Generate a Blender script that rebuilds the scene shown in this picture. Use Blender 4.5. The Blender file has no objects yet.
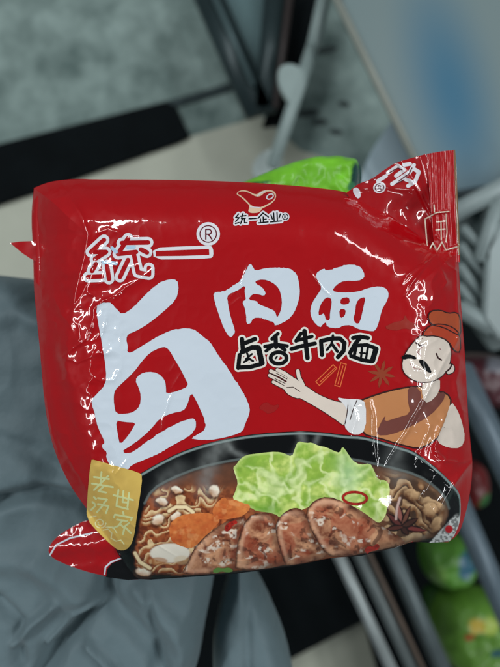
import bpy, math, random
import numpy as np
from mathutils import Vector
from mathutils.geometry import delaunay_2d_cdt
random.seed(7)
S = bpy.context.scene
COL = S.collection
CAM_Z = 1.30            # camera height; the lens covers as many metres across as it is metres away
ZP = 1.06               # height of the flat middle of the packet

# ------------------------------------------------------------------ helpers
def P(px, py, z):
    d = CAM_Z - z
    return np.stack([(px-250.0)/500*d, (333.5-py)/500*d, z+0*px], -1)

def lin(c):
    c = np.asarray(c, float)/255.0
    return np.where(c <= .04045, c/12.92, ((c+.055)/1.055)**2.4)

def hsh(i, j, s):
    h = (i.astype(np.int64)*374761393 + j.astype(np.int64)*668265263 + s*1442695041) & 0x7fffffff
    h = ((h ^ (h >> 13))*1274126177) & 0x7fffffff
    h = h ^ (h >> 16)
    return (h & 0xffff)/65535.0
def noise(x, y, s=0):
    x = np.asarray(x, float); y = np.asarray(y, float)
    i = np.floor(x); j = np.floor(y); fx = x-i; fy = y-j
    fx = fx*fx*fx*(fx*(fx*6-15)+10); fy = fy*fy*fy*(fy*(fy*6-15)+10)
    i = i.astype(np.int64); j = j.astype(np.int64)
    a = hsh(i, j, s); b = hsh(i+1, j, s); c = hsh(i, j+1, s); d = hsh(i+1, j+1, s)
    return (a*(1-fx)+b*fx)*(1-fy) + (c*(1-fx)+d*fx)*fy
def fbm(x, y, s=0, o=4):
    v = 0; a = .5; t = 0
    for k in range(o):
        v = v + a*noise(x*2**k, y*2**k, s+k*17); t += a; a *= .5
    return v/t
def sm(a, b, x):
    t = np.clip((x-a)/(b-a), 0, 1); return t*t*(3-2*t)

def seg_dist(px, py, pts, closed=False):
    """distance to a polyline, and the fraction along it"""
    pts = [tuple(p) for p in pts]
    if closed: pts = pts+[pts[0]]
    best = np.full(px.shape, 1e9); along = np.zeros(px.shape)
    L = [math.dist(pts[i], pts[i+1]) for i in range(len(pts)-1)]; T = sum(L); acc = 0
    for i in range(len(pts)-1):
        ax, ay = pts[i]; bx, by = pts[i+1]
        l2 = max(L[i]**2, 1e-9)
        t = np.clip(((px-ax)*(bx-ax)+(py-ay)*(by-ay))/l2, 0, 1)
        d = np.hypot(px-ax-t*(bx-ax), py-ay-t*(by-ay))
        m = d < best
        best = np.where(m, d, best); along = np.where(m, (acc+t*L[i])/T, along); acc += L[i]
    return best, along
def inside(px, py, poly):
    r = np.zeros(px.shape, bool); n = len(poly)
    for i in range(n):
        x1, y1 = poly[i]; x2, y2 = poly[(i+1) % n]
        if y1 == y2: continue
        c = ((y1 > py) != (y2 > py)) & (px < (x2-x1)*(py-y1)/(y2-y1)+x1)
        r ^= c
    return r
def smooth_poly(p, n=2, closed=True):
    p = [tuple(map(float, q)) for q in p]
    for _ in range(n):
        q = []; m = len(p)
        if not closed: q.append(p[0])
        for i in range(m if closed else m-1):
            a = p[i]; b = p[(i+1) % m]
            q.append((a[0]*.75+b[0]*.25, a[1]*.75+b[1]*.25)); q.append((a[0]*.25+b[0]*.75, a[1]*.25+b[1]*.75))
        if not closed: q.append(p[-1])
        p = q
    return p
def dens(poly, step):
    out = []
    for i in range(len(poly)):
        a = poly[i]; b = poly[(i+1) % len(poly)]
        n = max(1, int(math.ceil(math.dist(a, b)/step)))
        for k in range(n): out.append((a[0]+(b[0]-a[0])*k/n, a[1]+(b[1]-a[1])*k/n))
    return out
def capsule(a, b, ra, rb=None):
    rb = ra if rb is None else rb
    th = math.atan2(b[1]-a[1], b[0]-a[0]); o = []
    for k in range(7):
        t = th+math.pi/2+math.pi*k/6; o.append((a[0]+ra*math.cos(t), a[1]+ra*math.sin(t)))
    for k in range(7):
        t = th-math.pi/2+math.pi*k/6; o.append((b[0]+rb*math.cos(t), b[1]+rb*math.sin(t)))
    return o
def strokes(lines, w, grow=0):
    """each line: list of points, or (points, width)"""
    o = []
    for l in lines:
        ww = w
        if isinstance(l, tuple): l, ww = l
        for i in range(len(l)-1): o.append(capsule(l[i], l[i+1], ww/2+grow))
    return o
def ellipse(cx, cy, rx, ry, rot=0, n=24):
    c, s = math.cos(rot), math.sin(rot)
    return [(cx+rx*math.cos(t)*c-ry*math.sin(t)*s, cy+rx*math.cos(t)*s+ry*math.sin(t)*c) for t in [2*math.pi*k/n for k in range(n)]]

def tri_region(adds, holes=(), step=1.2, pt_step=None):
    """flat triangulation (photo-plane units) of the union of adds minus holes"""
    pt_step = pt_step or step
    V = []; E = []
    for poly in list(adds)+list(holes):
        q = dens(poly, step); n0 = len(V)
        V += q; E += [(n0+i, n0+(i+1) % len(q)) for i in range(len(q))]
    A = np.array(V); x0, y0 = A.min(0); x1, y1 = A.max(0)
    gy = np.arange(y0, y1, pt_step*.87); rows = []
    for k, y in enumerate(gy):
        xs = np.arange(x0+(k % 2)*pt_step/2, x1, pt_step); rows.append(np.stack([xs, xs*0+y], 1))
    G = np.concatenate(rows) if rows else np.zeros((0, 2))
    def ins(x, y):
        m = np.zeros(x.shape, bool)
        for p in adds: m |= inside(x, y, p)
        for p in holes: m &= ~inside(x, y, p)
        return m
    G = G[ins(G[:, 0], G[:, 1])]
    G = G+np.random.RandomState(3).uniform(-.03, .03, G.shape)
    pts = [Vector((a, b)) for a, b in V]+[Vector((a, b)) for a, b in G]
    r = delaunay_2d_cdt(pts, E, [], 0, 1e-5)
    v = np.array([(a.x, a.y) for a in r[0]]); f = np.array([t for t in r[2] if len(t) == 3])
    c = v[f].mean(1); f = f[ins(c[:, 0], c[:, 1])]
    a = v[f[:, 1]]-v[f[:, 0]]; b = v[f[:, 2]]-v[f[:, 0]]
    flip = (a[:, 0]*b[:, 1]-a[:, 1]*b[:, 0]) > 0      # image y points down: make faces look up
    f[flip] = f[flip][:, ::-1]
    used = np.unique(f); idx = -np.ones(len(v), int); idx[used] = np.arange(len(used))
    return v[used], idx[f]

def link(name, me, mat=None, parent=None):
    o = bpy.data.objects.new(name, me); COL.objects.link(o)
    if mat: me.materials.append(mat)
    if parent: o.parent = parent
    return o
def mesh_np(name, v, faces, mat=None, parent=None, normals=None, colors=None, smooth=True):
    me = bpy.data.meshes.new(name)
    v = np.asarray(v, float)
    if parent is not None:
        p = parent
        off = np.zeros(3)
        while p is not None: off += np.array(p.location); p = p.parent
        v = v-off
    me.from_pydata([tuple(a) for a in v], [], [tuple(int(i) for i in f) for f in faces])
    if colors is not None:
        ca = me.color_attributes.new('paint', 'FLOAT_COLOR', 'POINT')
        c4 = np.ones((len(v), 4)); c4[:, :3] = np.clip(colors, 0, 1)
        ca.data.foreach_set('color', c4.astype(np.float32).ravel())
    if smooth: me.polygons.foreach_set('use_smooth', [True]*len(me.polygons))
    me.update()
    if normals is not None: me.normals_split_custom_set_from_vertices([tuple(n) for n in normals])
    return link(name, me, mat, parent)
def tag(o, label=None, cat=None, group=None, kind=None):
    if label: o['label'] = label
    if cat: o['category'] = cat
    if group: o['group'] = group
    if kind: o['kind'] = kind
    return o
def empty(name, loc, label, cat, group=None):
    o = bpy.data.objects.new(name, None); COL.objects.link(o); o.location = loc; o.empty_display_size = .02
    return tag(o, label, cat, group)

# ------------------------------------------------------------------ materials
K = 0.80
def mat(name, rgb=None, rough=.5, coat=0, coat_r=.05, vary=0, vscale=20, bump=0, bscale=200, paint=False, metal=0, spec=.5, sheen=0, trans=0, raw=False, rgb2=None):
    m = bpy.data.materials.new(name); m.use_nodes = True; nt = m.node_tree; b = nt.nodes['Principled BSDF']
    b.inputs['Roughness'].default_value = rough; b.inputs['Metallic'].default_value = metal
    b.inputs['Specular IOR Level'].default_value = spec
    b.inputs['Coat Weight'].default_value = coat; b.inputs['Coat IOR'].default_value = 1.68 if coat > .9 else 1.5; b.inputs['Coat Roughness'].default_value = coat_r
    b.inputs['Sheen Weight'].default_value = sheen; b.inputs['Transmission Weight'].default_value = trans
    tc = nt.nodes.new('ShaderNodeTexCoord')
    if paint:
        a = nt.nodes.new('ShaderNodeVertexColor'); a.layer_name = 'paint'; out = a.outputs['Color']
    else:
        c = lin(rgb)/(1 if raw else K); c = np.clip(c, 0, .92)
        n = nt.nodes.new('ShaderNodeTexNoise'); n.inputs['Scale'].default_value = vscale; n.inputs['Detail'].default_value = 6
        n.inputs['Roughness'].default_value = .6
        nt.links.new(tc.outputs['Object'], n.inputs['Vector'])
        r = nt.nodes.new('ShaderNodeValToRGB')
        c2 = np.clip(lin(rgb2)/K, 0, .85) if rgb2 is not None else np.clip(c*(1+vary), 0, .9)
        c1 = c if rgb2 is not None else c*(1-vary)
        r.color_ramp.elements[0].position = .35; r.color_ramp.elements[1].position = .65
        r.color_ramp.elements[0].color = (*c1, 1); r.color_ramp.elements[1].color = (*c2, 1)
        nt.links.new(n.outputs['Fac'], r.inputs['Fac']); out = r.outputs['Color']
    nt.links.new(out, b.inputs['Base Color'])
    if bump:
        n2 = nt.nodes.new('ShaderNodeTexNoise'); n2.inputs['Scale'].default_value = bscale; n2.inputs['Detail'].default_value = 4
        nt.links.new(tc.outputs['Object'], n2.inputs['Vector'])
        bp = nt.nodes.new('ShaderNodeBump'); bp.inputs['Strength'].default_value = 1; bp.inputs['Distance'].default_value = bump
        nt.links.new(n2.outputs['Fac'], bp.inputs['Height']); nt.links.new(bp.outputs['Normal'], b.inputs['Normal'])
        nt.links.new(bp.outputs['Normal'], b.inputs['Coat Normal'])
    return m
def film(name, rgb=None, **k):
    d = dict(rough=.36, coat=1.0, coat_r=.045, vary=.03, vscale=30, bump=.00006, bscale=260, spec=.15); d.update(k)
    return mat(name, rgb, **d)
M_RED = film('red_film', (162, 2, 11))
M_WHITE = film('white_ink', (198, 209, 219), vary=.015)
M_BLACK = film('black_ink', (9, 10, 12), spec=.04)
M_RIM = film('silver_ink', (128, 150, 150))
M_PAINT = film('printed_picture', paint=True, spec=.05)

# ------------------------------------------------------------------ shape of the packet
OUT = [(34,188),(46,183),(58,180.5),(75,179),(95,179.5),(130,179.5),(180,180),(230,181.5),(280,184.5),(320,188),(345,191.5),(365,199),(390,215),(412,231),(432,245),(458,252),
       (460,290),(463,330),(466,370),(467,400),(470,440),(473,465),(470,495),(464,520),(458,535),(448,542),
       (430,542),(412,541),(395,547),(362,555),(328,557.5),(290,566),(235,573),(180,577),(150,579),(137,578),
       (128,568),(118,553),(104,533),(87,509),(71,487),(60,465),(50,437),(44,400),(41,360),(37,320),(34,290),(33,250),(31,215)]
I_TR, I_BR, I_BL = 15, 25, 35
CREASES = [  # points, width px, height mm
 ([(98,233),(108,229),(118,233),(126,239),(140,238),(150,241)],2.2,.55),
 ([(66,316),(73,306),(82,294),(88,282),(94,268),(100,262)],2.0,-.55),
 ([(62,357),(72,349),(86,340),(92,325),(94,309),(104,300),(116,296),(126,287),(138,281),(152,270)],2.0,.7),
 ([(72,348),(80,338),(78,326),(70,318)],1.8,.5),
 ([(84,345),(96,339),(104,330),(106,318)],2.2,.6),
 ([(62,358),(78,362),(92,356),(104,350),(110,344)],2.0,.55),
 ([(90,376),(102,381),(114,380),(119,371)],2.0,.6),
 ([(76,388),(88,380),(100,384)],2.6,.35),
 ([(84,278),(92,285),(102,283),(106,273),(98,262),(94,264)],1.8,.6),
 ([(94,262),(112,265),(128,267),(150,263)],1.6,.5),
 ([(140,248),(152,254),(160,262)],1.4,.45),
 ([(50,200),(66,196),(80,212),(88,235),(84,258),(76,290),(72,318)],3.0,.6),
 ([(60,360),(64,390),(72,420),(86,450)],5,-.6),
 ([(175,389),(168,403),(163,420),(162,434)],1.6,.45),
 ([(170,372),(175,364),(182,372),(172,388)],1.4,.25),
 ([(308,270),(318,284),(332,298)],1.4,.4),
 ([(228,300),(236,291),(240,298),(234,303),(230,306)],1.4,.3),
 ([(248,264),(243,278),(240,292)],1.2,.3),
 ([(268,318),(276,312),(284,300)],3,.3),
 # right hand side
 ([(386,214),(400,224),(416,234),(434,247)],2.4,.6),
 ([(405,296),(412,283),(422,270),(431,258),(440,253)],1.8,.6),
 ([(402,284),(408,274),(420,266),(436,258)],1.6,.45),
 ([(428,252),(432,246),(436,253),(442,247),(446,253),(458,250)],1.5,.7),
 ([(440,258),(450,266),(460,274)],1.6,.5),
 ([(441,270),(447,282),(443,288)],1.5,.4),
 ([(455,262),(457,290),(459,325),(458,340),(452,352)],1.8,.7),
 ([(459,335),(451,350),(441,368),(430,388),(420,408),(408,430),(392,455),(378,478)],2.2,.75),
 ([(358,404),(370,401),(373,420),(374,445),(378,478)],2.4,.6),
 ([(350,398),(356,420),(350,434)],3.2,.6),
 ([(430,426),(424,440),(419,456),(414,464)],2.2,.65),
 ([(445,415),(440,428),(435,446),(438,456),(444,462)],2.0,.65),
 ([(437,452),(446,460),(458,462),(472,460)],2.0,.7),
 ([(472,462),(462,474),(452,488),(442,505),(432,524)],3.0,1.1),
 ([(436,474),(428,487),(420,502),(412,516)],2.2,.7),
 ([(418,452),(428,463),(440,474),(448,486)],1.6,.5),
 ([(404,536),(414,532),(424,535),(430,528)],1.8,.6),
 ([(460,360),(456,385),(464,420)],3,.5),
 ([(392,276),(396,262),(388,250)],5,.3),
 ([(349,372),(340,380),(330,392)],5,-.3),
 # lower side
 ([(229,559),(240,561),(252,560),(259,555)],1.4,.45),
 ([(246,544),(249,553),(257,558)],1.3,.4),
 ([(126,520),(140,531),(160,547),(176,556)],1.0,.3),
 ([(92,512),(100,519),(104,512),(97,505)],1.6,.35),
 ([(104,524),(114,534),(120,543),(130,545)],1.8,.45),
 ([(128,458),(122,466),(116,474)],1.4,.4),
 ([(300,434),(312,441),(320,450)],2,.35),
 ([(60,440),(70,462),(86,486)],2.2,.6),
 ([(46,398),(50,425),(58,452)],1.6,.6),
]
def Hfront(px, py):
    d, _ = seg_dist(px, py, OUT, True)
    ins = inside(px, py, OUT)
    d = np.where(ins, d, 0)
    t = np.clip(d/58, 0, 1)
    drop = .020*(1-t)**2.3
    # side gusset that falls away on the left, above the lettering
    xl = np.interp(py, [180,200,235,262,300,360,430,520], [60,72,88,83,74,66,66,60])
    g = np.clip((xl-px)/45, 0, 1)
    drop = drop+.006*g*(1-sm(300, 430, py))
    z = ZP-drop
    z = z+.0016*(fbm(px/95, py/95, 3, 3)-.5)
    for pts, w, a in CREASES:
        xs = [p[0] for p in pts]; ys = [p[1] for p in pts]; r = w*5
        m = (px > min(xs)-r) & (px < max(xs)+r) & (py > min(ys)-r) & (py < max(ys)+r)
        if not m.any(): continue
        wob = 1.2*(noise(px[m]/7, py[m]/7, 5)-.5)
        dd, al = seg_dist(px[m]+wob, py[m]-wob, pts)
        w2 = w*1.05; e = np.sqrt((dd/w2)**2+.16)
        prof = np.exp(-(e-.4)*1.1)
        # crumples fade at both ends
        z[m] += (2.1 if min(xs) > 345 else 1.3)*a*1e-3*prof*(.25+.75*np.sin(np.pi*np.clip(al, .04, .96))**.6)*(1-sm(.6*r, r, dd))
    for pts, w, a in [([(58,300),(54,350),(60,400),(72,440),(90,478)],7,-1.4),([(96,196),(150,206),(220,200),(300,208)],12,-.5),([(210,225),(300,240),(380,250)],16,.5),([(255,395),(330,350),(400,350)],14,-.4),([(330,205),(372,232),(400,270)],9,.5)]:
        dd, al = seg_dist(px, py, pts); z = z+a*1e-3*np.exp(-(dd/w)**2)*np.sin(np.pi*np.clip(al, .03, .97))
    # crumpled zones
    mL = np.exp(-(((px-88)/38)**2+((py-315)/85)**2)**1.5)
    mR = np.exp(-(((px-440)/34)**2+((py-360)/150)**2)**2)
    mB = np.exp(-(((px-90)/45)**2+((py-480)/60)**2)**1.5)
    rn = 1-np.abs(2*fbm(px/26, py/26, 9, 3)-1)
    z = z+(.0022*mL+.0016*mR+.0012*mB+.0004)*(rn-.7)
    z = z+(.00015*mL+.0001*mR)*(1-np.abs(2*noise(px/9, py/9, 21)-1))
    return z
def surf_normals(H, px, py, e=.45):
    q = lambda a, b: P(a, b, H(a, b))
    du = q(px+e, py)-q(px-e, py); dv = q(px, py+e)-q(px, py-e)
    n = np.cross(dv, du); n /= np.linalg.norm(n, axis=1)[:, None]
    n[n[:, 2] < 0] *= -1
    return n

# height of the folded corner and seal at the upper right
def Hcorner(px, py):
    z = 1.0405+.006*sm(235, 160, py)-.005*np.exp(-((px-408)**2+(py-212)**2)/260)
    z = z+.0012*(fbm(px/22, py/22, 12, 3)-.5)
    for pts, w, a in [([(420,158),(428,190),(438,225),(440,258)],4,1.1),([(352,190),(380,186),(412,190)],3,.6),([(398,163),(418,190),(434,222)],2,.7),
                      ([(356,186),(375,176),(398,164)],3,.8)]:
        dd, al = seg_dist(px, py, pts); z = z+a*1e-3*np.exp(-(dd/w)**2)
    return z
def Hseal(px, py):
    x = px-(py-150)*.03
    z = 1.0465-.004*sm(200, 255, py)+.00024*np.cos(2*math.pi*(x-428)/6.3+1.2*noise(py/40, x/30, 4))+.0008*(fbm(px/14, py/20, 31, 3)-.5)
    for pts, w, a in [([(424,218),(434,213),(448,212)],1.4,.7),([(426,218),(427,236),(430,250)],1.4,.7),([(447,212),(448,232),(446,246)],1.4,.5),
                      ([(434,205),(434,213)],1.4,.6),([(437,236),(441,241),(438,248)],1.4,.6),([(430,252),(434,242),(438,250),(443,240),(447,250),(457,246)],1.5,.7)]:
        dd, al = seg_dist(px, py, pts); z = z+a*1e-3*np.exp(-(dd/w)**2)
    return z

PACK = empty('noodle_packet', (0, 0, 1.03), 'shiny red noodle packet with big white brush characters and a printed bowl of beef noodles', 'noodle packet')

def decal(name, adds, holes=(), level=1, material=None, parent=PACK, H=Hfront, step=1.3, color=None, label=None, pt=None):
    v, f = tri_region(adds, holes, step, pt)
    px, py = v[:, 0], v[:, 1]
    z = H(px, py)+level*5e-5
    n = surf_normals(H, px, py)
    o = mesh_np(name, P(px, py, z), f, material, parent, n, color(px, py)/K if color else None)
    if label: o['label'] = label
    return o

# front film: a Coons patch over the outline
def resample(pts, n):
    pts = np.array(pts, float); L = np.r_[0, np.cumsum(np.linalg.norm(np.diff(pts, axis=0), axis=1))]
    t = np.linspace(0, L[-1], n); return np.stack([np.interp(t, L, pts[:, 0]), np.interp(t, L, pts[:, 1])], 1)
NU, NV = 640, 600
sp = lambda p: smooth_poly(p, 2, False)
top = resample(sp(OUT[:I_TR+1]), NU); right = resample(sp(OUT[I_TR:I_BR+1]), NV)
bot = resample(sp(OUT[I_BR:I_BL+1])[::-1], NU); left = resample(sp(OUT[I_BL:]+[OUT[0]])[::-1], NV)
u = np.linspace(0, 1, NU)[None, :, None]; v_ = np.linspace(0, 1, NV)[:, None, None]
C = (1-v_)*top[None]+v_*bot[None]+(1-u)*left[:, None]+u*right[:, None] \
    - ((1-u)*(1-v_)*top[0]+u*(1-v_)*top[-1]+(1-u)*v_*bot[0]+u*v_*bot[-1])
g = C.reshape(-1, 2); px, py = g[:, 0], g[:, 1]
zf = Hfront(px, py); VF = P(px, py, zf); NF = surf_normals(Hfront, px, py)
ii = (np.arange(NV-1)[:, None]*NU+np.arange(NU-1)[None]).ravel()
FF = np.stack([ii, ii+NU, ii+NU+1, ii+1], 1)
mesh_np('front_film', VF, FF, M_RED, PACK, NF)
# back film: shares the border of the front and bulges down
k = 8
bi = np.r_[np.arange(0, NV, k), NV-1] if (NV-1) % k else np.arange(0, NV, k)
bj = np.r_[np.arange(0, NU, k), NU-1] if (NU-1) % k else np.arange(0, NU, k)
GB = VF.reshape(NV, NU, 3)[np.ix_(bi, bj)].copy(); PB = C[np.ix_(bi, bj)]
db, _ = seg_dist(PB[..., 0], PB[..., 1], OUT, True); nb, mb = db.shape
bord = np.zeros((nb, mb), bool); bord[0] = bord[-1] = True; bord[:, 0] = bord[:, -1] = True
GB[..., 2] = np.where(bord, GB[..., 2]-.0002, ZP-.0205-.013*sm(0, 60, db)-.001*fbm(PB[..., 0]/20, PB[..., 1]/20, 2))
jj = (np.arange(nb-1)[:, None]*mb+np.arange(mb-1)[None]).ravel()
mesh_np('back_film', GB.reshape(-1, 3), np.stack([jj, jj+1, jj+mb+1, jj+mb], 1), M_RED, PACK)

# folded corner, end seal, flaps: thin sheets with thickness
def sheet(name, poly, H, material, th=.0005, step=1.4, parent=PACK, label=None, color=None):
    v, f = tri_region([poly], (), step)
    px, py = v[:, 0], v[:, 1]; n = len(v)
    A = P(px, py, H(px, py)); B = A.copy(); B[:, 2] -= th
    e = {}
    for t in f:
        for a, b in ((t[0], t[1]), (t[1], t[2]), (t[2], t[0])): e[(a, b)] = 1
    rim = [(a, b) for (a, b) in e if (b, a) not in e]
    F = [tuple(t) for t in f]+[(t[2]+n, t[1]+n, t[0]+n) for t in f]+[(b, a, a+n, b+n) for a, b in rim]
    N = surf_normals(H, px, py)
    o = mesh_np(name, np.concatenate([A, B]), F, material, parent, np.concatenate([N, -N]), np.concatenate([color(px, py)]*2)/K if color else None)
    if label: o['label'] = label
    return o
M_REDD = film('red_film_side', (156, 8, 17), rough=.4)
CORN = smooth_poly([(344,194),(352,189),(358,184),(372,179),(384,170),(396,162.5),(412,158),(430,153),(434,200),(444,262),(425,262),(400,246),(372,215)], 1)
corner = sheet('folded_corner', CORN, Hcorner, M_REDD)
SEAL = [(427,154),(441,151.5),(455,150),(456.5,170),(457.5,200),(459,230),(460,262),(437,262),(433,235),(430,200)]
seal = sheet('end_seal', SEAL, Hseal, film('seal_film', (158, 4, 13), rough=.42, coat=.6, coat_r=.16), th=.0008, step=1.1)
decal('seal_edge', [[(453.6,150.5),(455.2,150),(456.7,170),(457.7,200),(459.2,230),(460,255),(458,255),(456.6,230),(455.4,200),(454.6,170)]], (), 1, film('seal_edge_foil', (120, 92, 62), rough=.5), seal, Hseal)
Hfin = lambda px, py: 1.036+.0016*noise(px/14, py/9, 2)
sheet('back_seal', [(10,243),(20,241.5),(38,241),(38,262),(31,259),(22,253)], Hfin, M_REDD)
Hflap = lambda px, py: 1.0375-.006*sm(110, 50, px)+.003*np.exp(-((py-545+.12*(px-90))/9)**2)+.0016*(fbm(px/16, py/16, 44, 3)-.5)-.0015*sm(565,578,py)
FLAP = smooth_poly([(48,549),(54,539),(68,529),(88,519),(112,522),(134,545),(142,579),(128,580),(108,576.5),(84,571),(60,562),(50,556)], 1)
flap = sheet('corner_flap', FLAP, Hflap, M_REDD)
decal('black_print', [[(106,577),(107,569),(112,563),(122,559),(134,560),(141,579),(128,580)]], (), 1, M_BLACK, flap, Hflap)
decal('white_line', strokes([[(104.5,574),(105.5,567),(111,562),(121,558)],[(50,555),(56,545),(70,538),(92,533)]], 1.5), (), 2, M_WHITE, flap, Hflap)

decal('seal_glint', strokes([[(449,211.5),(437,212.5),(425,219),(426.5,238),(428,252)],[(434,205),(434.4,212)],[(437,222),(446,221)],[(436,230),(445,229)],[(441,222),(441.4,240)],[(446,214),(447,232),(446,242)],[(428,252),(433,243),(437,251),(442,242),(446,250),(457,247)]], 1.2), (), 1, film('pale_glint', (214, 196, 178), rough=.3), seal, Hseal, step=.9)  # outlined glint on the seal, painted as pale strokes

# ------------------------------------------------------------------ big title characters
LU_O = [(96,307),(102,303),(110,302),(116,308),(122,315),(133,308),(146,294),(158,283),(170,279),(177,280),(179,288),(176,300),(163,312),(148,324),(136,331),(128,334),(126,339),(128,347),(127,352),(131,353),(142,346),(155,338),(170,330.5),(180,328.5),(193,328.5),(200,334),(210,342),(218,355),(226,366),(233,376),(235,380),(240,387),(246,398),(250,408),(249,415),(245,424),(243,431),(234,435),(222,438),(210,440),(198,439.5),(190,438),
 (203,432),(205.6,427),(205,420),(201,411),(196,400),(191,392),(187,406),(183,411),(172,413),(160,418),(152,428),(140,439),(130,446),(123,450),(124,453),(129,453),(135,451),(146,442),(149,440),(162,431),(180,422),(192,418),(195.6,420),(196,425),(195,430),(188,437),(180,441),(170,447),(160,453),(146,459),(131,465),(128,470),(112,468),(106,458),(107,452),(103,449),(101.6,445),(105,443),(103,438),(99,430),(95,416),(93,408),(91,400),(96,395),(106,384),(106,368),(103,350),(101,338),(98,322)]
LU_H = [[(115,390),(120,385),(134,372),(142,361),(150,352.5),(160,347.6),(166,347),(170,351),(175,360),(180,368),(185,378),(189,386),(178,391),(166,394),(166,388),(165,380),(158,373),(148,371.6),(140,374),(135,380),(139,388),(141,396),(140,406),(134,412),(125,414),(116,413.6),(114,405),(113.6,396)],
        [(115.6,420),(124,422),(136,422.5),(133,428),(128,436),(120,445),(118,436)]]
def brushy(p, a=.55):
    q = np.array(dens(smooth_poly(p, 1), 1.6)); n1 = noise(q[:, 0]/2.2, q[:, 1]/2.2, 301)-.5; n2 = noise(q[:, 0]/2.2, q[:, 1]/2.2, 302)-.5
    return [tuple(t) for t in q+np.stack([n1, n2], 1)*2*a*sm(.35, .7, noise(q[:, 0]/14, q[:, 1]/14, 303))[:, None]]
decal('title_character', [brushy(LU_O)], [smooth_poly(h, 1) for h in LU_H], 3, M_WHITE, label='largest white brush character on the left of the packet')
ROU_O = [(213,292),(222,292),(230,288),(242,280),(246,270),(250,263),(253,267),(255,271),(266,268),(280,267.4),(290,269),(297,274),(299,283),(300,293),(298,303),(294,313),(288,320),(275,326.4),(274,322),(266,320),(260,317),(253,318),(250,324),(246.6,324),(246,315),(245,308),(242,302),(246,300),(245,293),(245,285),(240,289),(230,294),(227,295),(228,305),(231,319),(235,329),(234,335),(230,338),(224,329),(219,315),(215,303)]
ROU_H = [[(255,281),(263,279),(272,282),(279,288),(281.6,297),(282,305),(280,313),(277,318),(275,311),(268,308),(258,304),(257,301),(248,300),(252,294),(258,294),(264,296),(266,293),(262,287),(256,284)]]
decal('title_character', [brushy(ROU_O)], [smooth_poly(h, 1) for h in ROU_H], 3, M_WHITE, label='middle white brush character with an open frame')
MIAN_O = [(315,274),(324,268),(326,271),(336,268),(346,264.6),(358,265),(364,272),(364.4,278),(358,281),(344,280.6),(336,285),(332,291),(340,292.6),(358,292),(368,288),(380,286),(387,289),(389,295),(386,303),(382,309),(378,325),(375,331),(369,331),(358,329),(351,325),(343,325.4),(338,328.6),(327,327),(326,322),(323,324),(320,328),(313,321),(310,313),(312,303),(318,294),(322,288),(318,281)]
MIAN_H = [[(326,297),(331,298),(332,303),(330,313),(330,320),(326,320.6),(324,313),(321,315),(318,315),(320,305)],[(341,298),(349,297),(350,303),(345,305),(340,304)],[(339,309),(346,309),(345,316),(340,318.6)],[(360,298),(365.6,297),(364,305),(360,323),(356,324),(353,319),(355,313),(356,303)]]
decal('title_character', [brushy(MIAN_O)], [smooth_poly(h, 1) for h in MIAN_H], 3, M_WHITE, label='right white brush character with small square windows')

# brand name, red strokes with a white border, and its bar
TONG = [[(104,240),(91,252),(106,252),(95,259)],[(88,277),(102,276.5)],[(96,264),(92,271)],[(107,265),(109,279)],
        [(122,243),(148,242.5)],[(128,238.5),(118,254),(136,252)],[(141,249.5),(147,252.5)],[(128,260),(120,277)],[(134,255),(138,272.5),(149,274.5),(149,268)]]
M_WHITE2 = film('white_border_ink', (214, 214, 220))
brand = decal('brand_lettering', strokes(TONG, 5, 3.0)+[smooth_poly([(152.5,248),(182,246.5),(210,245.5),(213,248),(213.5,256),(210.6,258.5),(182,259.3),(154,259.5)], 1)], (), 3, M_WHITE2)
decal('letter_fill', strokes(TONG, 4.6)+[[(155.4,251),(182,250),(209,249),(209.3,255),(182,256),(156,256.3)]], (), 4, M_RED, brand)
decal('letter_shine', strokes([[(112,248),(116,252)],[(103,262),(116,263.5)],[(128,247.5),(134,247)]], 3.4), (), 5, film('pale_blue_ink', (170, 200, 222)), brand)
reg = decal('registered_mark', [ellipse(208.2, 234, 11.8, 11.8)], (), 3, M_WHITE2)
def ring(cx, cy, rx, ry, w, n=28, rot=0):
    e = ellipse(cx, cy, rx, ry, rot, n); return [(e+[e[0]], w)]
M_MAROON = film('maroon_ink', (96, 20, 34))
decal('mark_letter', strokes(ring(208.2, 234, 8.3, 8.3, 1.1), 1.1)+strokes([[(205.8,239.2),(205.8,229.4),(209.6,229.4),(211.4,231.2),(211.2,233),(209.4,234.4),(206,234.4)],[(208.6,234.6),(211.8,239.2)]], 1.4), (), 4, M_MAROON, reg, step=.8)

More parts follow.
